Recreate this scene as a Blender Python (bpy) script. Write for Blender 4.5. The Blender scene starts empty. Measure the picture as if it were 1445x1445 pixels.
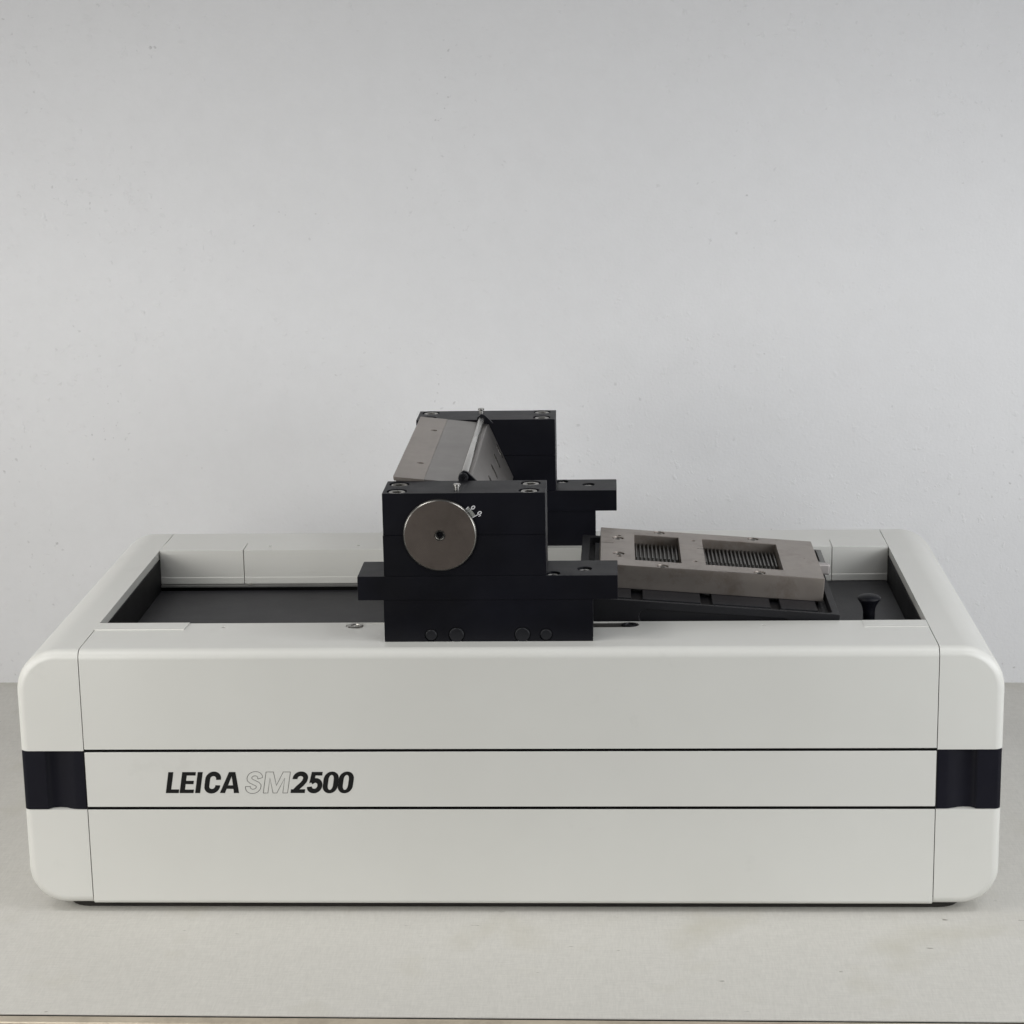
import bpy, bmesh, math, random
from mathutils import Vector, Matrix
from mathutils.geometry import tessellate_polygon
random.seed(7)
scene = bpy.context.scene
COL = scene.collection

# ------------------------------------------------------------------ camera
def cam_axes(yaw, pitch, roll):
    cy, sy = math.cos(yaw), math.sin(yaw)
    f = Vector((-sy, cy, 0)); r = Vector((cy, sy, 0)); u = Vector((0, 0, 1))
    cp, sp = math.cos(pitch), math.sin(pitch)
    f2 = f * cp - u * sp; u2 = u * cp + f * sp
    cr, sr = math.cos(roll), math.sin(roll)
    return r * cr + u2 * sr, u2 * cr - r * sr, f2
cam_data = bpy.data.cameras.new('camera')
cam = bpy.data.objects.new('camera', cam_data); COL.objects.link(cam)
R, U, F = cam_axes(0.048216, 0.228687, -0.018043)
mw = Matrix((R, U, -F)).transposed().to_4x4(); mw.translation = (0.0881, -1.6619, 0.7184)
cam.matrix_world = mw
cam_data.sensor_width = 36.0; cam_data.lens = 36.0 * 3063.9 / 1445.0
cam_data.clip_start = 0.05; cam_data.clip_end = 60
scene.camera = cam

# ------------------------------------------------------------------ world, lamps, exposure
world = bpy.data.worlds.new('World'); scene.world = world; world.use_nodes = True
wn = world.node_tree; bg = wn.nodes['Background']
# plain room round the table: pale ceiling half above, dark floor half below
wtc = wn.nodes.new('ShaderNodeTexCoord'); wsep = wn.nodes.new('ShaderNodeSeparateXYZ'); wr = wn.nodes.new('ShaderNodeValToRGB')
wn.links.new(wtc.outputs['Generated'], wsep.inputs[0]); wn.links.new(wsep.outputs['Z'], wr.inputs['Fac']); wn.links.new(wr.outputs['Color'], bg.inputs['Color'])
we = wr.color_ramp.elements
we[0].position = 0.0; we[0].color = (0.12, 0.115, 0.11, 1); we[1].position = 0.5; we[1].color = (1, 1, 1.02, 1)
bg.inputs['Strength'].default_value = 0.06
def area(name, loc, target, sx, sy, power, color=(1, 1, 1)):
    l = bpy.data.lights.new(name, 'AREA'); l.shape = 'RECTANGLE'; l.size = sx; l.size_y = sy
    l.energy = power; l.color = color
    o = bpy.data.objects.new(name, l); COL.objects.link(o); o.location = loc
    o.rotation_euler = (Vector(target) - Vector(loc)).to_track_quat('-Z', 'Y').to_euler()
    return o
area('lamp_left', (-0.85, -0.60, 0.43), (0, 0.2, 0.12), 0.8, 0.5, 5.75, (1.0, 0.985, 0.945))
area('lamp_right', (0.90, -0.55, 0.43), (0, 0.2, 0.12), 0.8, 0.5, 5.55, (0.97, 0.99, 1.0))
for sx_, c_ in ((-1, (1.0, 0.99, 0.96)), (1, (0.98, 0.99, 1.0))):
    area('fill_wall', (1.2 * sx_, 0.0, 0.5), (0, 0.63, 0.3), 0.4, 0.4, 0.75, c_).data.spread = math.radians(90)  # added fill light that brightens the wall, unseen
    area('lamp_upper', (1.3 * sx_, -0.25, 1.9), (0, 0.2, 0.0), 0.35, 0.35, 0.8, c_).data.spread = math.radians(70)
    area('fill_table', (0.7 * sx_, -0.5, 1.5), (0, -0.1, 0.0), 0.4, 0.4, 0.5, c_).data.spread = math.radians(80)  # added fill light to lift the tabletop, out of view
vs = scene.view_settings
vs.view_transform = 'Standard'; vs.look = 'None'; vs.exposure = 0.11; vs.gamma = 1.0
try: vs.use_curve_mapping = False
except Exception: pass

# ------------------------------------------------------------------ materials
class NT:
    def __init__(self, name):
        self.m = bpy.data.materials.new(name); self.m.use_nodes = True
        self.t = self.m.node_tree; self.b = self.t.nodes['Principled BSDF']
        self.tc = self.t.nodes.new('ShaderNodeTexCoord')
    def n(self, typ, **kw):
        d = self.t.nodes.new(typ)
        for k, v in kw.items():
            if hasattr(d, k) and not k in d.inputs: setattr(d, k, v)
            else: d.inputs[k].default_value = v
        return d
    def l(self, a, b): self.t.links.new(a, b)
    def noise(self, scale, detail=3, rough=0.6, stretch=(1, 1, 1), coord='Object'):
        mp = self.n('ShaderNodeMapping'); mp.inputs['Scale'].default_value = stretch
        self.l(self.tc.outputs[coord], mp.inputs['Vector'])
        d = self.n('ShaderNodeTexNoise', Scale=scale, Detail=detail, Roughness=rough)
        self.l(mp.outputs[0], d.inputs['Vector']); return d.outputs['Fac']
    def ramp(self, fac, stops):
        r = self.n('ShaderNodeValToRGB'); e = r.color_ramp.elements
        while len(e) < len(stops): e.new(0.5)
        for i, (p, c) in enumerate(stops):
            e[i].position = p; e[i].color = (*c, 1) if len(c) == 3 else c
        self.l(fac, r.inputs['Fac']); return r.outputs['Color']
    def mix(self, a, b, fac, typ='MIX'):
        d = self.n('ShaderNodeMix', data_type='RGBA', blend_type=typ)
        for s, v in ((d.inputs[0], fac), (d.inputs[6], a), (d.inputs[7], b)):
            if isinstance(v, bpy.types.NodeSocket): self.l(v, s)
            else: s.default_value = v if not isinstance(v, tuple) else (*v, 1)
        return d.outputs[2]
    def bump(self, h, strength, dist=0.001, prev=None):
        d = self.n('ShaderNodeBump', Strength=strength, Distance=dist); self.l(h, d.inputs['Height'])
        if prev: self.l(prev, d.inputs['Normal'])
        return d.outputs['Normal']
    def col(self, v):
        s = self.b.inputs['Base Color']
        if isinstance(v, tuple): s.default_value = (*v, 1)
        else: self.l(v, s)
    def rough(self, fac, lo, hi):
        d = self.n('ShaderNodeMapRange'); d.inputs['To Min'].default_value = lo; d.inputs['To Max'].default_value = hi
        self.l(fac, d.inputs['Value']); self.l(d.outputs[0], self.b.inputs['Roughness'])
    def set(self, **kw):
        for k, v in kw.items(): self.b.inputs[k].default_value = v

def lacquer(name, a, b, rough=(0.29, 0.40)):
    g = NT(name)
    c = g.ramp(g.noise(5, 4), [(0.3, a), (0.7, b)])
    smudge = g.ramp(g.noise(11, 5, 0.7), [(0.62, (0, 0, 0)), (0.8, (1, 1, 1))])
    g.col(g.mix(c, tuple(x * 0.93 for x in a), smudge))
    g.rough(g.noise(30, 4), *rough)
    n = g.bump(g.noise(900, 2), 0.10, 0.0004)
    g.l(n, g.b.inputs['Normal'])
    return g.m
M = {}
M['lacquer'] = lacquer('grey_white_lacquer', (0.655, 0.652, 0.620), (0.69, 0.688, 0.657))
M['stripe_lacquer'] = lacquer('stripe_lacquer', (0.657, 0.653, 0.622), (0.69, 0.687, 0.658))

def matte(name, c, rough=(0.4, 0.55), spec=0.5, grain=0.12, scale=600, var=0.25):
    g = NT(name)
    k = g.ramp(g.noise(9, 5, 0.65), [(0.3, tuple(x * (1 - var) for x in c)), (0.72, tuple(x * (1 + var) for x in c))])
    g.col(k); g.rough(g.noise(40, 4), *rough)
    g.l(g.bump(g.noise(scale, 2), grain, 0.0004), g.b.inputs['Normal'])
    g.set(**{'Specular IOR Level': spec}); return g.m
M['anodised'] = matte('black_anodised', (0.0035, 0.0037, 0.0068), (0.38, 0.56), 0.24, 0.14, 500, 0.5)
M['grip'] = matte('grip_plastic', (0.0045, 0.0045, 0.010), (0.45, 0.6), 0.22, 0.10)
M['liner'] = matte('liner_black', (0.0045, 0.0045, 0.0055), (0.5, 0.65), 0.22)
M['cavity'] = matte('cavity_black', (0.004, 0.004, 0.004), (0.7, 0.8), 0.1)
M['seam'] = matte('seam_filler', (0.10, 0.10, 0.095), (0.7, 0.8), 0.1)
M['floor'] = matte('floor_paint', (0.030, 0.030, 0.034), (0.5, 0.62), 0.5, 0.35, 900)
M['pad'] = matte('pad_black', (0.013, 0.013, 0.016), (0.45, 0.6), 0.4)
M['tray'] = matte('tray_casting', (0.0065, 0.0065, 0.0085), (0.45, 0.6), 0.3, 0.2)
M['rail'] = matte('rail_grey', (0.13, 0.13, 0.125), (0.4, 0.5), 0.5)
M['slot_metal'] = matte('slot_metal', (0.045, 0.043, 0.040), (0.35, 0.45), 0.5)
M['base_shade'] = matte('base_shade', (0.035, 0.032, 0.029), (0.7, 0.8), 0.3)  # brownish dark tone of the shadow strip under the cabinet
M['ink'] = matte('black_ink', (0.006, 0.006, 0.006), (0.5, 0.6), 0.3)
M['grey_ink'] = matte('grey_ink', (0.11, 0.105, 0.10), (0.5, 0.6), 0.3)
M['white_ink'] = matte('white_ink', (0.62, 0.62, 0.64), (0.5, 0.6), 0.3, var=0.05)
M['tick_ink'] = matte('tick_ink', (0.30, 0.31, 0.29), (0.5, 0.6), 0.3, var=0.1)

def steel(name, c, rough=(0.34, 0.46), stretch=(1, 1, 1), stain=0.5, grain=0.10, dark=(0.55, 0.52, 0.50), grind=350, metal=0.85):
    g = NT(name)
    base = g.ramp(g.noise(22, 6, 0.7), [(0.3, tuple(x * 0.88 for x in c)), (0.7, tuple(x * 1.1 for x in c))])
    st = g.ramp(g.noise(34, 6, 0.72), [(0.5, (0, 0, 0)), (0.74, (stain, stain, stain))])
    g.col(g.mix(base, tuple(a * b for a, b in zip(c, dark)), st))
    g.rough(g.noise(60, 5, 0.7, stretch), *rough)
    if grain: g.l(g.bump(g.noise(grind, 3, 0.6, stretch), grain, 0.0003), g.b.inputs['Normal'])
    g.set(Metallic=metal); return g.m
M['clamp_steel'] = steel('ground_steel', (0.345, 0.307, 0.278), stretch=(0.15, 1, 1), stain=0.85, dark=(0.60, 0.55, 0.51))
M['plate_steel'] = steel('plate_steel', (0.345, 0.307, 0.280), stretch=(1, 0.1, 1), stain=0.15)
M['knife_steel'] = steel('knife_steel', (0.275, 0.260, 0.250), stretch=(1, 0.1, 1), stain=0.1)
M['face_steel'] = steel('face_steel', (0.28, 0.265, 0.255), stretch=(1, 0.1, 1), stain=0.1)
M['disc_steel'] = steel('disc_steel', (0.168, 0.142, 0.126), (0.42, 0.54), stain=0.35)
def turned(m, centre):
    t = m.node_tree; tc = t.nodes.new('ShaderNodeTexCoord'); mp = t.nodes.new('ShaderNodeMapping'); mp.vector_type = 'POINT'
    mp.inputs['Location'].default_value = tuple(-c for c in centre)
    w = t.nodes.new('ShaderNodeTexWave'); w.wave_type = 'RINGS'; w.rings_direction = 'Y'
    w.inputs['Scale'].default_value = 260; w.inputs['Distortion'].default_value = 1.5; w.inputs['Detail'].default_value = 3
    b = t.nodes.new('ShaderNodeBump'); b.inputs['Strength'].default_value = 0.12; b.inputs['Distance'].default_value = 0.0003
    t.links.new(tc.outputs['Object'], mp.inputs[0]); t.links.new(mp.outputs[0], w.inputs['Vector']); t.links.new(w.outputs['Fac'], b.inputs['Height'])
    t.links.new(b.outputs[0], t.nodes['Principled BSDF'].inputs['Normal'])
turned(M['disc_steel'], (-0.0511 + 0.0115, 0, 0.3078 - 0.2187))
M['rib_steel'] = steel('rib_steel', (0.16, 0.155, 0.148), (0.4, 0.5), stain=0.2)
M['bright'] = steel('bright_steel', (0.55, 0.54, 0.52), (0.24, 0.32), stain=0.1, metal=1.0, grain=0.02)
M['rod'] = steel('rod_steel', (0.60, 0.59, 0.57), (0.22, 0.26), stain=0.0, metal=1.0, grain=0)
M['screw'] = steel('screw_steel', (0.33, 0.32, 0.30), (0.25, 0.36), stain=0.3, metal=1.0)
M['dark_screw'] = steel('dark_screw', (0.015, 0.0155, 0.019), (0.38, 0.48), stain=0.2, metal=0.4)
M['tab_metal'] = steel('tab_metal', (0.50, 0.47, 0.46), (0.4, 0.5), stain=0.1, metal=0.8)

def wall_mat():
    g = NT('wall_plaster')
    c = g.ramp(g.noise(1.3, 4), [(0.25, (0.735, 0.737, 0.752)), (0.75, (0.761, 0.763, 0.777))])
    fl = g.ramp(g.noise(150, 2, 0.5), [(0.69, (0, 0, 0)), (0.77, (1, 1, 1))])
    reg = g.ramp(g.noise(9, 3), [(0.48, (0, 0, 0)), (0.64, (1, 1, 1))])
    fleck = g.mix((0, 0, 0), fl, reg)
    c = g.mix(c, g.ramp(g.noise(34, 6, 0.7), [(0.3, (0.982, 0.982, 0.982)), (0.7, (1.014, 1.014, 1.016))]), 1.0, 'MULTIPLY')
    g.col(g.mix(c, (0.53, 0.53, 0.54), fleck))
    h = g.ramp(g.noise(120, 3, 0.55), [(0.62, (0, 0, 0)), (0.76, (1, 1, 1))])
    h2 = g.mix((0, 0, 0), h, g.ramp(g.noise(6, 3), [(0.4, (0.15, 0.15, 0.15)), (0.65, (1, 1, 1))]))
    n = g.bump(h2, 0.42, 0.0018)
    n = g.bump(g.noise(320, 3), 0.19, 0.002, n)
    n = g.bump(g.noise(7, 3), 0.08, 0.01, n)
    g.l(n, g.b.inputs['Normal']); g.set(Roughness=0.75, **{'Specular IOR Level': 0.25}); return g.m
M['wall'] = wall_mat()
def table_mat():
    g = NT('table_laminate')
    c = g.ramp(g.noise(2.2, 4), [(0.3, (0.575, 0.560, 0.523)), (0.7, (0.615, 0.60, 0.562))])
    warp = g.noise(900, 2, 0.5, (1, 0.12, 1)); weft = g.noise(900, 2, 0.5, (0.12, 1, 1))
    w = g.mix(warp, weft, 0.5)
    c = g.mix(c, g.ramp(w, [(0.34, (0.80, 0.80, 0.80)), (0.66, (1.12, 1.12, 1.12))]), 0.42, 'MULTIPLY')
    st = g.ramp(g.noise(9, 3, 0.6), [(0.55, (0, 0, 0)), (0.78, (0.55, 0.55, 0.55))])
    c = g.mix(c, (0.46, 0.435, 0.355), st)
    sc = g.ramp(g.noise(130, 2, 0.5, (0.4, 1, 1)), [(0.735, (0, 0, 0)), (0.775, (1, 1, 1))])
    c = g.mix(c, (0.26, 0.245, 0.22), sc)
    g.col(c); g.rough(g.noise(18, 4), 0.42, 0.55)
    g.l(g.bump(w, 0.12, 0.0006), g.b.inputs['Normal']); g.set(**{'Specular IOR Level': 0.35}); return g.m
M['table'] = table_mat()
M['trim'] = steel('edge_trim', (0.58, 0.51, 0.41), (0.28, 0.5), stretch=(0.06, 1, 1), stain=0.6, metal=0.5)
M['shade_band'] = matte('edge_shade_band', (0.10, 0.078, 0.064), (0.4, 0.55), 0.4)  # dark brown paints the shade on the trim's front face

# ------------------------------------------------------------------ mesh helpers
def box(bm, a, b):
    vs_ = [bm.verts.new((x, y, z)) for x in (a[0], b[0]) for y in (a[1], b[1]) for z in (a[2], b[2])]
    for f in ((0, 1, 3, 2), (4, 6, 7, 5), (0, 4, 5, 1), (2, 3, 7, 6), (0, 2, 6, 4), (1, 5, 7, 3)):
        bm.faces.new([vs_[i] for i in f])
    return bm
def prism(bm, prof, lo, hi, axis):
    """profile (a, b) extruded along axis: x -> (y,z), y -> (x,z), z -> (x,y)"""
    def P(a, b, t): return {'x': (t, a, b), 'y': (a, t, b), 'z': (a, b, t)}[axis]
    A = [bm.verts.new(P(a, b, lo)) for a, b in prof]; B = [bm.verts.new(P(a, b, hi)) for a, b in prof]
    n = len(prof)
    for i in range(n): bm.faces.new((A[i], A[(i + 1) % n], B[(i + 1) % n], B[i]))
    bm.faces.new(A); bm.faces.new(B[::-1]); return bm
def lathe(bm, prof, c, axis='z', seg=40, flip=1):
    """profile of (radius, height) turned round axis through c"""
    rings = []
    for r, h in prof:
        if r < 1e-6:
            rings.append([bm.verts.new(ax3(c, axis, 0, 0, h * flip))])
        else:
            rings.append([bm.verts.new(ax3(c, axis, r * math.cos(2 * math.pi * i / seg), r * math.sin(2 * math.pi * i / seg), h * flip)) for i in range(seg)])
    for A, B in zip(rings, rings[1:]):
        if len(A) == 1 and len(B) == 1: continue
        for i in range(seg):
            j = (i + 1) % seg
            if len(A) == 1: bm.faces.new((A[0], B[i], B[j]))
            elif len(B) == 1: bm.faces.new((A[i], A[j], B[0]))
            else: bm.faces.new((A[i], A[j], B[j], B[i]))
    return bm
def ax3(c, axis, a, b, h):
    if axis == 'z': return (c[0] + a, c[1] + b, c[2] + h)
    if axis == 'y': return (c[0] + a, c[1] + h, c[2] + b)
    return (c[0] + h, c[1] + a, c[2] + b)
def cyl(bm, c, r, h0, h1, axis='z', seg=32):
    return lathe(bm, [(0, h0), (r, h0), (r, h1), (0, h1)], c, axis, seg)
def arc(cx, cy, r, a0, a1, n):
    return [(cx + r * math.cos(math.radians(a0 + (a1 - a0) * i / n)), cy + r * math.sin(math.radians(a0 + (a1 - a0) * i / n))) for i in range(n + 1)]
def stadium(x0, x1, cy, r, n=10):
    return arc(x1 - r, cy, r, -90, 90, n) + arc(x0 + r, cy, r, 90, 270, n)

def rrect0(x0, y0, x1, y1, r, n=6):
    return arc(x1 - r, y0 + r, r, -90, 0, n) + arc(x1 - r, y1 - r, r, 0, 90, n) + arc(x0 + r, y1 - r, r, 90, 180, n) + arc(x0 + r, y0 + r, r, 180, 270, n)

ORIGIN = {}
def obj(name, bm, mat, parent=None, bevel=0.0, segs=2, cut=None, smooth=35, loc=None, off=None):
    """link one mesh; verts are authored in world space and moved into the thing's own frame"""
    root = parent
    while root is not None and root.parent is not None: root = root.parent
    o_ = off if off is not None else ORIGIN.get(root.name, Vector((0, 0, 0))) if root else Vector((0, 0, 0))
    bmesh.ops.recalc_face_normals(bm, faces=bm.faces)
    bmesh.ops.translate(bm, verts=bm.verts, vec=-Vector(o_))
    me = bpy.data.meshes.new(name); bm.to_mesh(me); bm.free()
    ob = bpy.data.objects.new(name, me); COL.objects.link(ob)
    if cut:
        cm = bpy.data.meshes.new('cutter'); 
        bmesh.ops.recalc_face_normals(cut, faces=cut.faces)
        bmesh.ops.translate(cut, verts=cut.verts, vec=-Vector(o_)); cut.to_mesh(cm); cut.free()
        co = bpy.data.objects.new('cutter', cm); COL.objects.link(co)
        md = ob.modifiers.new('cut', 'BOOLEAN'); md.operation = 'DIFFERENCE'; md.solver = 'EXACT'; md.object = co
        md.use_self = False
        dg = bpy.context.evaluated_depsgraph_get()
        new = bpy.data.meshes.new_from_object(ob.evaluated_get(dg))
        ob.modifiers.clear(); ob.data = new; new.name = name
        bpy.data.objects.remove(co); bpy.data.meshes.remove(cm)
    ob.data.materials.clear(); ob.data.materials.append(mat)
    if bevel:
        md = ob.modifiers.new('bevel', 'BEVEL'); md.width = bevel; md.segments = segs
        md.limit_method = 'ANGLE'; md.angle_limit = math.radians(40); md.harden_normals = False
        dg = bpy.context.evaluated_depsgraph_get()
        new = bpy.data.meshes.new_from_object(ob.evaluated_get(dg))
        ob.modifiers.clear(); old = ob.data; ob.data = new; new.name = name
    ob.data.shade_smooth(); ob.data.set_sharp_from_angle(angle=math.radians(smooth))
    if bevel or cut:
        wn_ = ob.modifiers.new('weighted', 'WEIGHTED_NORMAL'); wn_.keep_sharp = True; wn_.weight = 90
    if parent: ob.parent = parent
    if loc: ob.location = loc
    return ob
def thing(name, loc, label, cat, rot=None, group=None):
    e = bpy.data.objects.new(name, None); COL.objects.link(e); e.location = loc; e.empty_display_size = 0.05
    if rot: e.rotation_euler = rot
    e['label'] = label; e['category'] = cat
    if group: e['group'] = group
    ORIGIN[e.name] = Vector(loc); return e
def copy_to(ob, loc, parent, children=True):
    c = ob.copy(); COL.objects.link(c); c.parent = parent; c.location = loc
    if children:
        for ch in ob.children: d = ch.copy(); COL.objects.link(d); d.parent = c
    return c
def structure(o): o['kind'] = 'structure'; return o
NB = bmesh.new

# ------------------------------------------------------------------ setting: table and wall
TZ = -0.0072
def edge_y(x): return -0.1862 - 0.0089 * (x + 0.37)
bm = NB()
X0, X1 = -1.6, 1.6
prism(bm, [(X0, edge_y(X0)), (X1, edge_y(X1)), (X1, 0.70), (X0, 0.70)], TZ - 0.028, TZ, 'z')
table = structure(obj('table', bm, M['table'], bevel=0.0008, segs=2))
for nm, mk, lo, hi, za, zb in (('edge_trim', 'trim', 0.0012, 0.0125, -0.0100, -0.0007), ('edge_shade_band', 'shade_band', 0.0014, 0.0112, -0.040, -0.0101)):
    bm = NB()
    prism(bm, [(X0, edge_y(X0) - hi), (X1, edge_y(X1) - hi), (X1, edge_y(X1) - lo), (X0, edge_y(X0) - lo)], TZ + za, TZ + zb, 'z')
    obj(nm, bm, M[mk], table, bevel=0.0018, segs=3)
bm = NB(); prism(bm, [(X0, edge_y(X0) - 0.0011), (X1, edge_y(X1) - 0.0011), (X1, edge_y(X1) - 0.0001), (X0, edge_y(X0) - 0.0001)], TZ - 0.045, TZ - 0.0010, 'z'); obj('edge_gap_shade', bm, M['cavity'], table)  # black strip over the table's front face, painting the shade in the gap
bm = NB()
def wy(x): return 0.6233 - 0.0112 * x
prism(bm, [(-2.4, wy(-2.4)), (2.4, wy(2.4)), (2.4, wy(2.4) + 0.12), (-2.4, wy(-2.4) + 0.12)], -0.9, 2.6, 'z')
wall = structure(obj('wall', bm, M['wall']))

# ------------------------------------------------------------------ microtome cabinet
W, S, D, H = 0.398, 0.345, 0.4043, 0.2187
d1, d2, L1, L2 = 0.0787, 0.3262, 0.1335, 0.0840
G = 0.0003                                         # half seam
RB = 0.008
mt = thing('microtome', (0, D / 2, TZ), 'long low grey-white cabinet with black corner grips and open well on top', 'microtome')

# inner chassis seen only through the seams
bm = NB(); box(bm, (-S + 0.002, 0.0055, 0.004), (S - 0.002, D - 0.004, 0.170)); 
box(bm, (-S + 0.002, 0.0045, 0.171), (S - 0.002, d1 - 0.006, H - 0.006)); box(bm, (-S + 0.002, d2 + 0.006, 0.171), (S - 0.002, D - 0.0045, H - 0.006))
for sx in (-1, 1):
    a, b = sorted((sx * (S - 0.0025), sx * (S + 0.004)))
    box(bm, (a, 0.0018, 0.006), (b, D - 0.006, 0.180))
    box(bm, (a, 0.0035, 0.1805), (b, d1 - 0.004, H - 0.0018)); box(bm, (a, d2 + 0.004, 0.1805), (b, D - 0.006, H - 0.005))
obj('chassis', bm, M['seam'], mt)

def arc_edge(): return arc(RB, H - RB, RB, 180, 90, 8)
g2 = 0.0012
# front upper panel with its rounded top edge and deck strip
bm = NB(); prism(bm, [(0, L1 + g2)] + arc_edge() + [(d1, H), (d1, 0.1745), (0.03, 0.1745), (0.03, L1 + g2)], -S + G, S - G, 'x')
ct = NB()
prism(ct, stadium(-0.1355, -0.080, 0.0694, 0.0076), H - 0.0012, H + 0.004, 'z')
prism(ct, stadium(0.050, 0.1080, 0.0694, 0.0076), H - 0.0016, H + 0.004, 'z')
for hx, hy in ((-0.2374, 0.0665), (0.2105, 0.0668)): cyl(ct, (hx, hy, H), 0.0016, -0.004, 0.002, 'z', 20)
fp = obj('front_panel', bm, M['lacquer'], mt, cut=ct, bevel=0.0004, segs=2)
for sa, sb, sd, mk in ((-0.1351, -0.081, 0.0011, 'lacquer'), (0.051, 0.1076, 0.0014, 'slot_metal')):
    bm = NB(); prism(bm, stadium(sa, sb, 0.0694, 0.0071), H - sd, H - sd + 0.0006, 'z')
    obj('slot_insert', bm, M[mk], fp, bevel=0.0002)
bm = NB(); prism(bm, [(0, L2 + g2), (0, L1 - g2), (0.03, L1 - g2), (0.03, L2 + g2)], -S + G, S - G, 'x')
sp = obj('stripe_panel', bm, M['stripe_lacquer'], mt, bevel=0.0006, segs=2)
bm = NB(); prism(bm, arc(0.004, 0.004, 0.004, 270, 180, 4) + [(0, L2 - g2), (0.03, L2 - g2), (0.03, 0.0)], -S + G, S - G, 'x')
obj('lower_panel', bm, M['lacquer'], mt, bevel=0.0005, segs=2)
for zc in (L1, L2):
    bm = NB(); box(bm, (-S + G, 0.0007, zc - g2 + 0.00005), (S - G, 0.006, zc + g2 - 0.00005)); obj('black_line', bm, M['cavity'], mt)
# rear panel, one piece
bm = NB(); prism(bm, [(D, 0.0)] + [(D - RB + RB * math.sin(math.radians(a)), H - RB + RB * math.cos(math.radians(a))) for a in range(90, -1, -11)] + [(d2 + 0.003, H), (d2 + 0.003, 0.1745), (D - 0.03, 0.1745), (D - 0.03, 0)], -S + G, S - G, 'x')
obj('rear_panel', bm, M['lacquer'], mt, bevel=0.0004, segs=2)
# raised covers round the well
th = 0.0010
def rear_cover(x0, x1, holes=()):
    bm = NB()
    prism(bm, [(d2 - 0.0005, 0.1868), (d2 - 0.0005, 0.1928), (d2, 0.1934), (d2, H + th), (0.3545, H + th), (0.3545, H + 0.0001), (d2 + 0.0028, H + 0.0001), (d2 + 0.0028, 0.1868)], x0 + 0.0003, x1 - 0.0003, 'x')
    ct = None
    if holes:
        ct = NB()
        for hx in holes: cyl(ct, (hx, 0.3425, H), 0.0017, -0.0015, 0.003, 'z', 20)
    return obj('rear_cover', bm, M['lacquer'], mt, cut=ct, bevel=0.0005, segs=2)
rear_cover(-S + G, -0.2642); rear_cover(-0.2642, 0.2922, (-0.2405, -0.156)); rear_cover(0.2922, S - G)
for x0, x1 in ((-S + G, -0.2695), (0.2922, S - G)):
    bm = NB(); prism(bm, [(x0, 0.0588), (x1, 0.0588), (x1 + (0.0014 if x1 < 0 else 0), d1 - 0.0004), (x0, d1 - 0.0004)], H - 0.0006, H + (0.0009 if x1 < 0 else 0.0004), 'z')
    obj('front_cover', bm, M['lacquer'], mt, bevel=0.0003, segs=2)

# end caps: white shell above and below a black grip
def end_cap(s):
    rt, rb = 0.035, 0.031
    xs = S + G
    bm = NB()
    up = [(xs, L1 + 0.0001), (xs, H)] + arc(W - rt, H - rt, rt, 90, 0, 14) + [(W, L1 + 0.0001)]
    lo = [(xs, L2 - 0.0012), (W, L2 - 0.0012)] + arc(W - rb, rb, rb, 0, -90, 14) + [(xs, 0)]
    for prof in (up, lo):
        tmp = NB(); prism(tmp, [(s * a, b) for a, b in prof], 0, D, 'y')
        bmesh.ops.recalc_face_normals(tmp, faces=tmp.faces)
        ed = []
        for e in tmp.edges:
            v0, v1 = (v.co for v in e.verts)
            if abs(v0.y - v1.y) > 1e-6: continue
            if abs(abs(v0.x) - xs) < 1e-6 and abs(abs(v1.x) - xs) < 1e-6: continue
            if abs(v0.z - v1.z) < 1e-6 and (abs(v0.z - L1) < 0.002 or abs(v0.z - L2) < 0.002): continue
            ed.append(e)
        bmesh.ops.bevel(tmp, geom=ed, offset=RB * 0.95, segments=5, profile=0.5, affect='EDGES', clamp_overlap=True)
        me = bpy.data.meshes.new('tmp'); tmp.to_mesh(me); tmp.free(); bm.from_mesh(me); bpy.data.meshes.remove(me)
    cap = obj('end_cap', bm, M['lacquer'], mt, smooth=30)
    wn_ = cap.modifiers.new('weighted', 'WEIGHTED_NORMAL'); wn_.keep_sharp = True; wn_.weight = 90
    # black grip: proud outer block, hollowed finger channel, flat inner block
    W2 = W - 0.0008
    prof = [(xs + 0.0004, 0.0008)] + [(0.3530, 0.0008), (0.3560, 0.0014), (0.3600, 0.0028), (0.3632, 0.0046), (0.3680, 0.0056), (0.3735, 0.0050), (0.3762, 0.0028), (0.3769, 0.0012), (0.3776, 0.0006)] \
        + arc(W2 - 0.004, 0.0045, 0.004, -90, 0, 5) + arc(W2 - 0.004, D - 0.0045, 0.004, 0, 90, 5) + [(xs + 0.0004, D - 0.0005)]
    bm = NB(); prism(bm, [(s * a, b) for a, b in prof], L2 - 0.0009, L1 - 0.0003, 'z')
    obj('grip', bm, M['grip'], cap, bevel=0.0004, segs=2, smooth=40)
    # dark liner of the well under the cap's top skin
    bm = NB(); a, b = sorted((s * (S - 0.0009), s * (S + 0.0002)))
    box(bm, (a, d1 + 0.0006, 0.168), (b, d2 - 0.0012, H - 0.0075))
    obj('well_liner', bm, M['liner'], mt)
end_cap(-1); end_cap(1)

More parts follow.
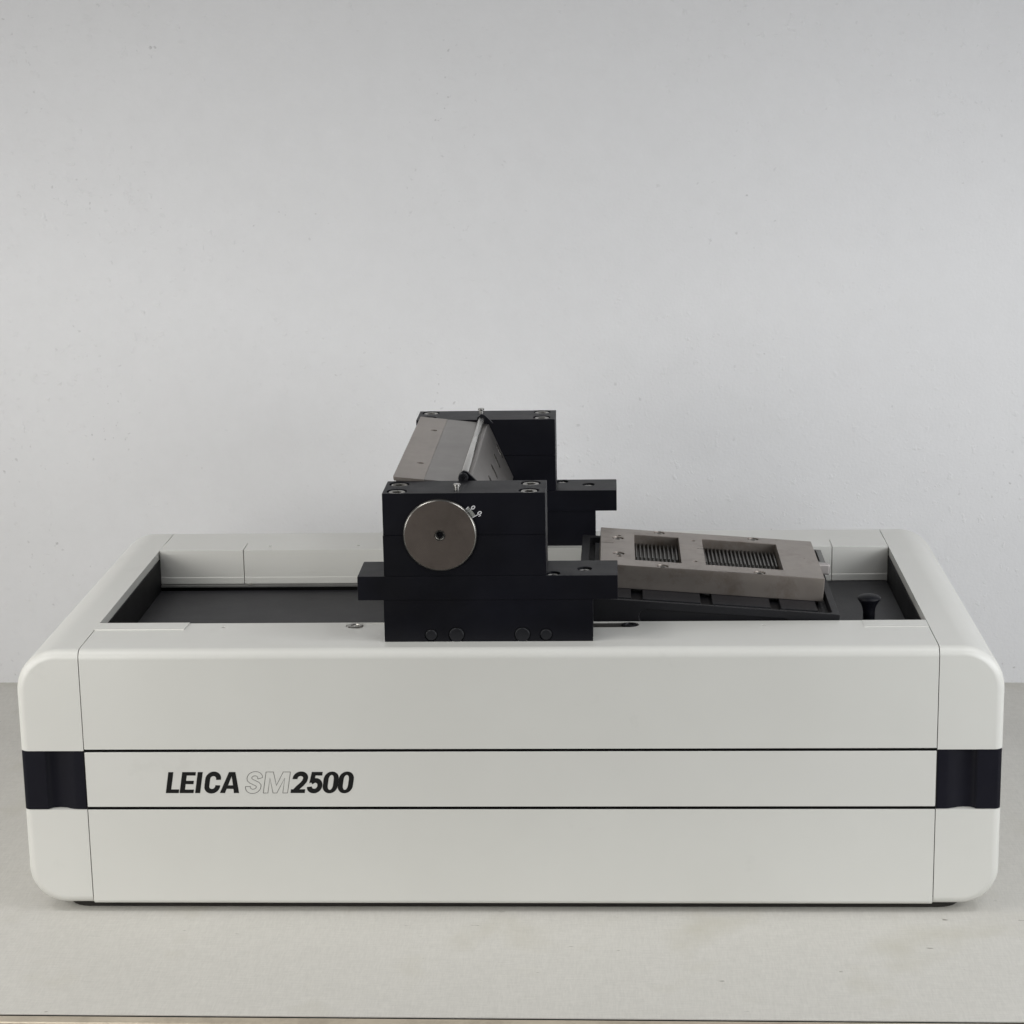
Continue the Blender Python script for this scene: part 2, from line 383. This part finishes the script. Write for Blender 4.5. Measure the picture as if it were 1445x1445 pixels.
# floor of the well
bm = NB(); box(bm, (-S + 0.0012, d1 + 0.0003, 0.171), (-0.02, d2 - 0.0042, 0.1812)); obj('well_floor', bm, M['floor'], mt, bevel=0.0003)
bm = NB(); box(bm, (-0.0197, d1 + 0.0003, 0.171), (S - 0.0012, d2 - 0.0012, 0.1865)); obj('well_floor', bm, M['floor'], mt, bevel=0.0003)
bm = NB(); box(bm, (-S + 0.0012, d2 - 0.0065, 0.1848), (-0.02, d2 - 0.0008, 0.1866)); rl = obj('slide_rail', bm, M['rail'], mt, bevel=0.0005)
bm = NB(); box(bm, (-S + 0.0012, d2 - 0.0040, 0.171), (-0.02, d2 - 0.0008, 0.1847)); obj('rail_shade', bm, M['cavity'], mt)  # black box added to paint the shadow line below the rail
bm = NB(); lathe(bm, [(0, 0), (0.0026, 0), (0.0026, 0.0007), (0.0018, 0.0012), (0, 0.0012)], (-0.258, d2 - 0.0040, 0.1866), 'z', 20); obj('screw', bm, M['screw'], rl)
# clamp carriage hidden under the tray
TH = math.atan(0.0765); P0 = Vector((0.267, 0.2, 0.2397))
zt = lambda x: 0.2397 + 0.0765 * (0.267 - x)
TB = 0.0450
bot = lambda x: zt(x) - TB / math.cos(TH)
bm = NB(); prism(bm, [(0.085, 0.1868), (0.255, 0.1868), (0.255, bot(0.255) - 0.0001), (0.085, bot(0.085) - 0.0001)], 0.125, 0.275, 'y'); obj('carriage', bm, M['liner'], mt, bevel=0.0006)
# locking knob in the right of the well
bm = NB(); lathe(bm, [(0, 0.0), (0.0050, 0.0), (0.0050, 0.0118), (0.0046, 0.0122), (0.0046, 0.0128), (0.0050, 0.0132), (0.0050, 0.0275), (0.0056, 0.0310), (0.0070, 0.0345), (0.0092, 0.0376), (0.0099, 0.0388), (0.0097, 0.0396), (0.0082, 0.0409), (0.0058, 0.0418), (0.0028, 0.0423), (0, 0.0424)], (0.3032, 0.122, 0.1866), 'z', 40)
obj('locking_knob', bm, M['anodised'], mt, smooth=50)
# screws lying in the deck slots
for sx_, sz_ in ((-0.1278, H - 0.0005), (0.1000, H - 0.0009)):
    bm = NB(); lathe(bm, [(0, 0), (0.0066, 0), (0.0066, 0.0006), (0.0058, 0.0011), (0.0036, 0.0011), (0.0033, 0.0002), (0.0024, 0.0002), (0.0018, 0.0008), (0, 0.0008)], (sx_, 0.0694, sz_), 'z', 36); obj('slot_screw', bm, M['screw' if sx_ < 0 else 'dark_screw'], mt)
# dark plate added under the cabinet to stand in for its contact shadow
bm = NB(); prism(bm, rrect0(-0.371, 0.0125, 0.371, D - 0.0125, 0.02), TZ + 0.0001, 0.0009, 'z'); obj('contact_shade', bm, M['base_shade'], mt)

# ------------------------------------------------------------------ lettering on the stripe
def offset_stroke(pts, w):
    n = len(pts); L, Rr = [], []
    for i, (x, y) in enumerate(pts):
        def nrm(a, b):
            dx, dy = b[0] - a[0], b[1] - a[1]; l = math.hypot(dx, dy) or 1; return (-dy / l, dx / l)
        if i == 0: nx, ny = nrm(pts[0], pts[1]); k = 1
        elif i == n - 1: nx, ny = nrm(pts[-2], pts[-1]); k = 1
        else:
            a = nrm(pts[i - 1], pts[i]); b = nrm(pts[i], pts[i + 1]); nx, ny = a[0] + b[0], a[1] + b[1]
            l = math.hypot(nx, ny) or 1; nx /= l; ny /= l; k = 1 / max(0.6, nx * a[0] + ny * a[1])
        L.append((x + nx * k * w / 2, y + ny * k * w / 2)); Rr.append((x - nx * k * w / 2, y - ny * k * w / 2))
    return L + Rr[::-1]
def ell(cx, cy, rx, ry, a0, a1, n=12):
    return [(cx + rx * math.cos(math.radians(a0 + (a1 - a0) * i / n)), cy + ry * math.sin(math.radians(a0 + (a1 - a0) * i / n))) for i in range(n + 1)]
def rrect(x0, y0, x1, y1, rx, ry, n=8):
    return ell(x1 - rx, y0 + ry, rx, ry, -90, 0, n) + ell(x1 - rx, y1 - ry, rx, ry, 0, 90, n) + ell(x0 + rx, y1 - ry, rx, ry, 90, 180, n) + ell(x0 + rx, y0 + ry, rx, ry, 180, 270, n)
SW = 0.215
def g_zero(): return [rrect(0, -0.015, 0.66, 1.015, 0.32, 0.36), rrect(SW, 0.145, 0.66 - SW, 0.855, 0.112, 0.22)]
def path_C():
    return [(0.585, 0.63), (0.582, 0.69)] + ell(0.345, 0.67, 0.24, 0.245, 12, 168, 14) + [(0.105, 0.62), (0.105, 0.38)] + ell(0.345, 0.33, 0.24, 0.245, 192, 348, 14) + [(0.582, 0.31), (0.585, 0.37)]
def path_S():
    return [(0.60, 0.70)] + ell(0.36, 0.715, 0.235, 0.205, 0, 180, 14) + [(0.14, 0.64), (0.22, 0.565), (0.36, 0.50), (0.50, 0.43), (0.575, 0.355)] + ell(0.345, 0.285, 0.235, 0.205, 0, -180, 14) + [(0.11, 0.31)]
def path_2():
    return [(0.115, 0.66)] + ell(0.345, 0.70, 0.23, 0.215, 180, -20, 12) + [(0.545, 0.56), (0.45, 0.42), (0.30, 0.26), (0.17, 0.09)]
def path_5():
    return [(0.16, 0.50), (0.23, 0.55)] + ell(0.335, 0.345, 0.225, 0.255, 95, -90, 14) + ell(0.335, 0.295, 0.225, 0.205, -100, -180, 8)
glyph = {
 'L': ([[(0, 0), (.57, 0), (.57, .175), (.22, .175), (.22, 1), (0, 1)]], .57),
 'E': ([[(0, 0), (.615, 0), (.615, .165), (.22, .165), (.22, .425), (.565, .425), (.565, .585), (.22, .585), (.22, .835), (.605, .835), (.605, 1), (0, 1)]], .6),
 'I': ([[(0, 0), (.22, 0), (.22, 1), (0, 1)]], .22),
 'C': ([offset_stroke(path_C(), SW)], .69),
 'A': ([[(0, 0), (.225, 0), (.275, .20), (.575, .20), (.62, 0), (.85, 0), (.565, 1), (.285, 1)], [(.315, .365), (.425, .80), (.535, .365)]], .85),
 'S': ([offset_stroke(path_S(), 0.205)], .7),
 'M': ([[(0, 0), (.205, 0), (.205, .72), (.43, 0), (.60, 0), (.86, .72), (.86, 0), (1.07, 0), (1.07, 1), (.755, 1), (.535, .36), (.325, 1), (0, 1)]], 1.07),
 '2': ([offset_stroke(path_2(), SW), [(.0, 0), (.62, 0), (.62, .175), (.0, .175)]], .65),
 '5': ([offset_stroke(path_5(), SW), [(.08, .46), (.28, .56), (.305, .83), (.60, .83), (.60, 1), (.125, 1)]], .65),
 '0': (g_zero(), .66)}
CAP = 0.0181; SH = 0.17
tx0, tz0 = -0.2795, 0.0973
def put(bm, contours, ox, y, thick, scale=CAP):
    """one filled shape (outer contour + holes) as a thin raised print"""
    def T(p): return ((p[0] * 1.03 + SH * p[1]) * scale + ox, p[1] * scale + tz0)
    polys = [[Vector((*T(p), 0)) for p in c] for c in contours]
    tris = tessellate_polygon(polys); flat = [v for c in polys for v in c]
    V = [bm.verts.new((v.x, y, v.y)) for v in flat]
    Bk = [bm.verts.new((v.x, y + thick, v.y)) for v in flat]
    for t in tris:
        try: bm.faces.new([V[i] for i in t])
        except ValueError: pass
    k = 0
    for c in contours:
        for i in range(len(c)):
            a, b = k + i, k + (i + 1) % len(c)
            bm.faces.new((V[a], V[b], Bk[b], Bk[a]))
        k += len(c)
def ribbon(bm, contour, ox, y, wd):
    def T(p): return Vector(((p[0] * 1.03 + SH * p[1]) * CAP + ox, 0, p[1] * CAP + tz0))
    P_ = [T(p) for p in contour]; n = len(P_); c = []
    for i in range(n):
        a = (P_[i] - P_[i - 1]).normalized(); b = (P_[(i + 1) % n] - P_[i]).normalized()
        na, nb = Vector((-a.z, 0, a.x)), Vector((-b.z, 0, b.x)); m = (na + nb)
        m = m.normalized() if m.length > 1e-6 else na
        k = 1 / max(0.5, m.dot(na)); c.append((P_[i] + m * k * wd / 2, P_[i] - m * k * wd / 2))
    A = [bm.verts.new((p.x, y, p.z)) for p, q in c]; B = [bm.verts.new((q.x, y, q.z)) for p, q in c]
    for i in range(n):
        j = (i + 1) % n; bm.faces.new((A[i], A[j], B[j], B[i]))
U1 = CAP / 150 * 1.0
def at_(px): return tx0 + (px - 70) * (0.1495 / (1345 - 70 - 25.5)) * 1.0
lastx = None
def text_obj(items):
    bm = NB()
    for ch, px in items:
        for_c = glyph[ch][0]
        if ch in '25':
            for c in for_c: put(bm, [c], at_(px), -0.00015 - (0.00004 if c is for_c[1] else 0), 0.00012)
        else: put(bm, for_c, at_(px), -0.00015, 0.00012)
    return bm
obj('word_lettering', text_obj([('L', 70), ('E', 165), ('I', 272), ('C', 330), ('A', 442)]), M['ink'], sp).data.shade_flat()
obj('number_lettering', text_obj([('2', 927), ('5', 1034), ('0', 1141), ('0', 1244)]), M['ink'], sp).data.shade_flat()
bm = NB()
ribbon(bm, glyph['S'][0][0], at_(612), -0.00012, 0.00042); ribbon(bm, glyph['M'][0][0], at_(740), -0.00012, 0.00042)
obj('outline_lettering', bm, M['grey_ink'], sp).data.shade_flat()

# ------------------------------------------------------------------ knife holder
kh = thing('knife_holder', (-0.0115, D / 2, H), 'two black bolted blocks joined by a sloping steel bar, standing across the cabinet', 'knife holder')
KO = ORIGIN[kh.name]
def screw_bm(r, depth, hexr, recess=0.0035):
    bm = NB(); seg = 36
    lathe(bm, [(0, -depth), (r, -depth), (r, -0.0008), (r - 0.0008, 0), (hexr * 1.12, 0)], (0, 0, 0), 'z', seg)
    def hx(a): 
        k = (a + math.pi / 6) % (math.pi / 3) - math.pi / 6
        return hexr * math.cos(math.pi / 6) / math.cos(k)
    ring0 = [v for v in bm.verts if abs(v.co.z) < 1e-7 and abs(v.co.xy.length - hexr * 1.12) < 1e-5]
    ring0.sort(key=lambda v: math.atan2(v.co.y, v.co.x))
    r1, r2 = [], []
    for v in ring0:
        a = math.atan2(v.co.y, v.co.x); q = hx(a)
        r1.append(bm.verts.new((q * math.cos(a), q * math.sin(a), -0.0003))); r2.append(bm.verts.new((q * math.cos(a), q * math.sin(a), -recess)))
    for i in range(seg):
        j = (i + 1) % seg
        bm.faces.new((ring0[i], ring0[j], r1[j], r1[i])); bm.faces.new((r1[i], r1[j], r2[j], r2[i]))
    bm.faces.new(r2); return bm
cap_screw = None; flange_screw = None
YF, YB = 0.0215, 0.0685
bx0, bx1, zb0, zsp, zb1 = -0.0972, 0.0335, 0.2737, 0.3073, 0.3418
for side in (0, 1):
    def my(y): return y if side == 0 else D - y
    def bxm(a, b):
        bm = NB(); box(bm, (a[0], my(a[1]), a[2]), (b[0], my(b[1]), b[2])); return bm
    base_b = bxm((-0.0982, YF, H + 0.0001), (0.0705, YB, 0.2536))
    ct = NB(); plugs = ((-0.0604, 0.0046), (-0.0398, 0.0060), (0.0135, 0.0060), (0.0326, 0.0046))
    for px_, pr in plugs: cyl(ct, (px_, my(YF), 0.2242), pr + 0.0006, -0.0025, 0.0025, 'y', 32)
    bb = obj('base_block', base_b, M['anodised'], kh, cut=ct, bevel=0.0005)
    for px_, pr in plugs:
        bm = NB(); lathe(bm, [(0, 0.0020), (pr, 0.0020), (pr, 0.0004), (pr - 0.0006, -0.0002), (0, -0.0002)], (px_, my(YF), 0.2242), 'y', 32, 1 if side == 0 else -1)
        obj('bolt_head', bm, M['dark_screw'], bb)
    fb = bxm((-0.1189, YF - 0.0004, 0.2537), (0.0907, 0.0700, 0.2736))
    ct = NB(); fh = ((0.0385, 0.0290), (0.0640, 0.0432))
    for x, y in fh: cyl(ct, (x, my(y), 0.2736), 0.0060, -0.0060, 0.002, 'z', 32)
    fl = obj('mounting_flange', fb, M['anodised'], kh, cut=ct, bevel=0.0006)
    for x, y in fh:
        if flange_screw is None:
            flange_screw = obj('screw', screw_bm(0.0053, 0.003, 0.0026), M['bright'], fl, off=(0, 0, 0)); s_ = flange_screw
        else: s_ = copy_to(flange_screw, (0, 0, 0), fl)
        s_.location = Vector((x, my(y), 0.2736 - 0.0016)) - KO
    obj('bearing_block', bxm((bx0, YF, zb0), (bx1, YB, zsp - 0.00008)), M['anodised'], kh, bevel=0.00025)
    ct = NB(); ts = ((-0.0862, 0.0572), (-0.0857, 0.0308), (0.0208, 0.0580), (0.0203, 0.0308))
    for x, y in ts: cyl(ct, (x, my(y), zb1), 0.0082, -0.0075, 0.003, 'z', 40)
    bc = obj('bearing_cap', bxm((bx0 + 0.0003, YF + 0.0002, zsp + 0.00008), (bx1, YB, zb1)), M['anodised'], kh, cut=ct, bevel=0.0004)
    for x, y in ts:
        if cap_screw is None:
            cap_screw = obj('screw', screw_bm(0.0072, 0.006, 0.0040, 0.004), M['screw'], bc, off=(0, 0, 0)); s_ = cap_screw
        else: s_ = copy_to(cap_screw, (0, 0, 0), bc)
        s_.location = Vector((x, my(y), zb1 - 0.0006)) - KO
        s_.rotation_euler = (0, 0, random.uniform(0, 6))
    # dowel pin on top
    bm = NB(); lathe(bm, [(0, -0.002), (0.0022, -0.002), (0.0022, 0.0028), (0.0030, 0.0032), (0.0030, 0.0044), (0.0026, 0.0048), (0, 0.0048)], (-0.0376, my(0.0345), zb1), 'z', 24)
    obj('dowel_pin', bm, M['bright'], bc)
    # journal disc
    dc = (-0.0511, my(YF), 0.3078); fl_ = 1 if side == 0 else -1
    bm = NB(); lathe(bm, [(0.0034, 0.008), (0.0034, -0.0012), (0.0046, -0.0026), (0.0282, -0.0026), (0.0293, -0.0016), (0.0293, 0.004), (0.0034, 0.008)], dc, 'y', 96, fl_)
    jd = obj('journal_disc', bm, M['disc_steel'], kh, smooth=25)
    bm = NB(); lathe(bm, [(0.0283, -0.00264), (0.0295, -0.0017), (0.0295, 0.001), (0.0288, 0.001)], dc, 'y', 96, fl_)
    obj('disc_rim', bm, M['screw'], jd, smooth=60)
    bm = NB(); lathe(bm, [(0.0024, 0.006), (0.0024, -0.0008), (0.0036, -0.0027), (0.0042, -0.0027), (0.0042, 0.0), ], dc, 'y', 32, fl_)
    obj('centre_bush', bm, M['bright'], jd)
    if side == 0:
        # white angle scale engraved beside the disc
        def pol(r, a): return (dc[0] + r * math.cos(math.radians(a)), dc[2] + r * math.sin(math.radians(a)))
        yk = YF - 0.0002
        bm = NB()
        A0, A1, nt = 28.0, 44.5, 11
        def bar(bm, r0, r1, a, w):
            p, q = Vector(pol(r0, a)), Vector(pol(r1, a)); d = (q - p).normalized(); n_ = Vector((-d.y, d.x)) * w / 2
            prism(bm, [tuple(p + n_), tuple(q + n_), tuple(q - n_), tuple(p - n_)], yk, yk + 0.0006, 'y')
        for i in range(1, nt): bar(bm, 0.0297, 0.0326 , A0 + (A1 - A0) * i / nt, 0.00062)
        obj('scale_ticks', bm, M['tick_ink'], bc)
        bm = NB()
        bar(bm, 0.0296, 0.0345, A0, 0.0006); bar(bm, 0.0296, 0.0335, 39.5, 0.0006); bar(bm, 0.0296, 0.0326, A1, 0.0006); bar(bm, 0.0346, 0.0366, 25.6, 0.0006)
        def ring(c, rx, ry, rot, w):
            n = 20; o_, i_ = [], []
            for k in range(n):
                a = 2 * math.pi * k / n
                for lst, s1 in ((o_, 0), (i_, w)):
                    x, y = (rx - s1) * math.cos(a), (ry - s1) * math.sin(a)
                    lst.append((c[0] + x * math.cos(rot) - y * math.sin(rot), c[1] + x * math.sin(rot) + y * math.cos(rot)))
            V = [[bm.verts.new((p[0], yk - 0.00005, p[1])) for p in l_] for l_ in (o_, i_)]
            for k in range(n):
                j = (k + 1) % n; bm.faces.new((V[0][k], V[0][j], V[1][j], V[1][k]))
        ring(pol(0.0350, 39.5), 0.0019, 0.0014, math.radians(39.5), 0.0008)
        ring(pol(0.0367, 29.0), 0.0019, 0.0014, math.radians(29), 0.0008)
        obj('scale_figures', bm, M['white_ink'], bc).data.shade_flat()

# knife bar between the blocks
y0, y1 = 0.0700, D - 0.0700
bm = NB()
prism(bm, [(-0.0902, 0.3419), (-0.0668, 0.3393), (-0.040, 0.3366), (-0.0372, 0.3345), (-0.0335, 0.3260), (-0.0120, 0.2840), (-0.020, 0.277), (-0.040, 0.273), (-0.062, 0.273), (-0.078, 0.280), (-0.086, 0.292), (-0.0895, 0.310)], y0, y1, 'y')
obj('bar_body', bm, M['disc_steel'], kh, bevel=0.0005)
bm = NB(); prism(bm, [(-0.0925, 0.3455), (-0.0672, 0.34285), (-0.0672, 0.33985), (-0.0918, 0.3422)], y0 - 0.001, y1 + 0.001, 'y')
ct = NB()
for hy in (0.1317, 0.2767, 0.205): 
    if hy != 0.205: cyl(ct, (-0.0752, hy, 0.343), 0.0030, -0.006, 0.006, 'z', 28)
obj('cover_plate', bm, M['plate_steel'], kh, cut=ct, bevel=0.0002)
bm = NB(); prism(bm, [(-0.06718, 0.34275), (-0.0400, 0.3400), (-0.0385, 0.3392), (-0.0395, 0.3372), (-0.06718, 0.3398)], y0, y1, 'y')
obj('knife_blade', bm, M['knife_steel'], kh, bevel=0.0002)
A = Vector((-0.0290, 0, 0.3388)); B = Vector((-0.0063, 0, 0.287)); t = (B - A).normalized(); nn = Vector((-t.z, 0, t.x))
if nn.x < 0: nn = -nn
bm = NB(); prism(bm, [(-0.0382, 0.3392), (-0.0345, 0.3397), (-0.0296, 0.3394), (A.x, A.z), (B.x, B.z), (-0.0110, 0.2846), (-0.0330, 0.3268), (-0.0368, 0.3350)], y0, y1, 'y')
ct = NB()
for k in range(6):
    cy_ = 0.322 - 0.0459 * k
    ou = [(yy, ss) for ss, yy in stadium(0.0198, 0.0330, cy_, 0.0040, 8)]
    lo = [ct.verts.new(A + t * ss - nn * 0.0024 + Vector((0, yy, 0))) for yy, ss in ou]; hi = [ct.verts.new(A + t * ss + nn * 0.004 + Vector((0, yy, 0))) for yy, ss in ou]
    for i in range(len(ou)):
        j = (i + 1) % len(ou); ct.faces.new((lo[i], lo[j], hi[j], hi[i]))
    ct.faces.new(lo); ct.faces.new(hi[::-1])
pp = obj('pressure_plate', bm, M['face_steel'], kh, cut=ct, bevel=0.0003)
for k in range(6):
    cy_ = 0.322 - 0.0459 * k
    bm = NB(); o_ = stadium(0.0192, 0.0336, cy_, 0.0046, 10); i_ = stadium(0.0203, 0.0325, cy_, 0.0035, 10)
    rings = [[bm.verts.new(A + t * ss + nn * h_ + Vector((0, yy, 0))) for ss, yy in lst] for lst, h_ in ((o_, -0.0002), (o_, 0.0003), (i_, 0.0003), (i_, -0.0022))]
    for ra, rb_ in zip(rings, rings[1:]):
        for i in range(len(ra)):
            j = (i + 1) % len(ra); bm.faces.new((ra[i], ra[j], rb_[j], rb_[i]))
    obj('slot_rim', bm, M['rod'], pp)
RC = (-0.0350, 0, 0.3434)
bm = NB(); lathe(bm, [(0, 0.0735), (0.0023, 0.0735), (0.0028, 0.0742), (0.0028, D - 0.0742), (0.0023, D - 0.0735), (0, D - 0.0735)], RC, 'y', 24)
obj('clamping_rod', bm, M['rod'], kh, smooth=50)
for side in (0, 1):
    my = (lambda y: y) if side == 0 else (lambda y: D - y)
    bm = NB(); lathe(bm, [(0, 0.0714), (0.0016, 0.0714), (0.0019, 0.0702), (0.0036, 0.0700), (0.0041, 0.0706), (0.0041, 0.0734), (0, 0.0734)], (RC[0], 0 if side == 0 else D, RC[2]), 'y', 28, 1 if side == 0 else -1)
    obj('rod_collar', bm, M['dark_screw'], kh)
    bm = NB(); a, b = sorted((my(0.0738), my(0.0775))); prism(bm, [(-0.0392, 0.3398), (-0.0388, 0.3455), (-0.0352, 0.3488), (-0.0318, 0.3478), (-0.0240, 0.3399), (-0.0290, 0.3389)], a, b, 'y')
    obj('end_plate', bm, M['anodised'], kh, bevel=0.0003)

# ------------------------------------------------------------------ specimen clamp (local frame: u right, y back, n up from the top face)
sc = thing('specimen_clamp', tuple(P0), 'tilted grey steel plate with two grooved windows on a black tray in the well', 'specimen clamp', rot=(0, TH, 0))
Z0 = (0, 0, 0)
def lbox(bm, a, b): return box(bm, (a[0], a[1] - 0.2, a[2]), (b[0], b[1] - 0.2, b[2]))
# tray
LIP = -0.0167
bm = NB(); lbox(bm, (-0.2076, 0.0822, -TB), (0.0090, 0.3020, LIP))
ct = NB(); prism(ct, [(a, b - 0.2) for a, b in rrect(-0.2006, 0.0868, 0.0030, 0.2950, 0.004, 0.004, 5)], -0.0241, -0.01, 'z')
prism(ct, [(a, b) for a, b in stadium(-0.157, -0.030, -0.0300, 0.0068)], 0.0822 - 0.2 - 0.01, 0.0822 - 0.2 + 0.003, 'y')
tray = obj('tray', bm, M['tray'], sc, cut=ct, bevel=0.0007, off=Z0)
for a, b in ((-0.1955, -0.1640), (-0.1541, -0.1052), (-0.0953, -0.0463), (-0.0376, -0.0068)):
    bm = NB(); lbox(bm, (a, 0.1050, -0.0240), (b, 0.2900, -0.0206)); obj('pad', bm, M['pad'], tray, bevel=0.0004, off=Z0)
# steel frame
bm = NB(); lbox(bm, (-0.1915, 0.1340, -0.0205), (0, 0.2662, 0))
ct = NB(); 
lbox(ct, (-0.1614, 0.1548, -0.03), (-0.1215, 0.2465, 0.01)); lbox(ct, (-0.1003, 0.1548, -0.03), (-0.0338, 0.2465, 0.01))
cs = ((-0.1385, 0.2600), (-0.0533, 0.2602), (-0.1381, 0.1402), (-0.0552, 0.1400)); ps = ((-0.1761, 0.2298), (-0.1756, 0.1743))
for u, y in cs: cyl(ct, (u, y - 0.2, 0), 0.0050, -0.0040, 0.002, 'z', 32)
for u, y in ps: cyl(ct, (u, y - 0.2, 0), 0.0050, -0.0040, 0.002, 'z', 32)
for u, y, r in ((-0.1754, 0.2393, 0.0021), (-0.1754, 0.1650, 0.0021), (-0.1084, 0.2382, 0.0018), (-0.1093, 0.1639, 0.0018), (-0.012, 0.200, 0.0007)):
    cyl(ct, (u, y - 0.2, 0), r, -0.0060, 0.002, 'z', 24)
fr = obj('clamp_frame', bm, M['clamp_steel'], sc, cut=ct, bevel=0.0007, off=Z0)
cscrew = obj('screw', screw_bm(0.0044, 0.003, 0.0023, 0.0025), M['screw'], fr, off=Z0); cscrew.location = (cs[0][0], cs[0][1] - 0.2, -0.0010)
for u, y in cs[1:] + ps: copy_to(cscrew, (u, y - 0.2, -0.0010), fr).rotation_euler = (0, 0, random.uniform(0, 3))
# thin scribed line and a small sight mark
for a, b in ((-0.1912, -0.1800), (-0.1060, -0.1006)):
    bm = NB(); lbox(bm, (a, 0.2096, -0.0002), (b, 0.2103, 0.00008)); obj('scribed_mark', bm, M['dark_screw'], fr, off=Z0)
# grooved jaws in the windows
def jaw(u0, u1):
    bm = NB(); prof = [(u0, -0.0175), (u0, -0.0115)]; n = int((u1 - u0) / 0.0034); p = (u1 - u0) / n
    for k in range(n):
        a = u0 + k * p
        prof += [(a + 0.0002, -0.0115), (a + 0.0011, -0.0115), (a + 0.0014, -0.0080), (a + 0.0026, -0.0078), (a + 0.0028, -0.0115)]
    prof += [(u1, -0.0115), (u1, -0.0175)]
    q = [prof[0]]
    for v in prof[1:]:
        if abs(v[0] - q[-1][0]) + abs(v[1] - q[-1][1]) > 1e-6: q.append(v)
    prism(bm, q, 0.1960 - 0.2, 0.2463 - 0.2, 'y'); return obj('grooved_jaw', bm, M['rib_steel'], fr, off=Z0, bevel=0.0001)
jaw(-0.1611, -0.1218); jaw(-0.1000, -0.0341)
bm = NB(); cyl(bm, (-0.0385, 0.1625 - 0.2, -0.010), 0.0014, -0.0045, 0.004, 'z', 16); cyl(bm, (-0.0385, 0.1745 - 0.2, -0.010), 0.0012, -0.0045, 0.004, 'z', 16); obj('jaw_stud', bm, M['bright'], fr, off=Z0)
# latch at the right end
bm = NB(); lbox(bm, (0.0012, 0.2130, -0.0160), (0.0090, 0.2630, -0.0066)); ct = NB(); lbox(ct, (0.0014, 0.2200, -0.012), (0.0044, 0.2600, 0))
la = obj('latch_arm', bm, M['rail'], sc, cut=ct, bevel=0.0004, off=Z0)
bm = NB(); lbox(bm, (0.0004, 0.2050, -0.0150), (0.0122, 0.2128, -0.0054)); obj('latch_tab', bm, M['tab_metal'], la, bevel=0.0016, segs=4, off=Z0)
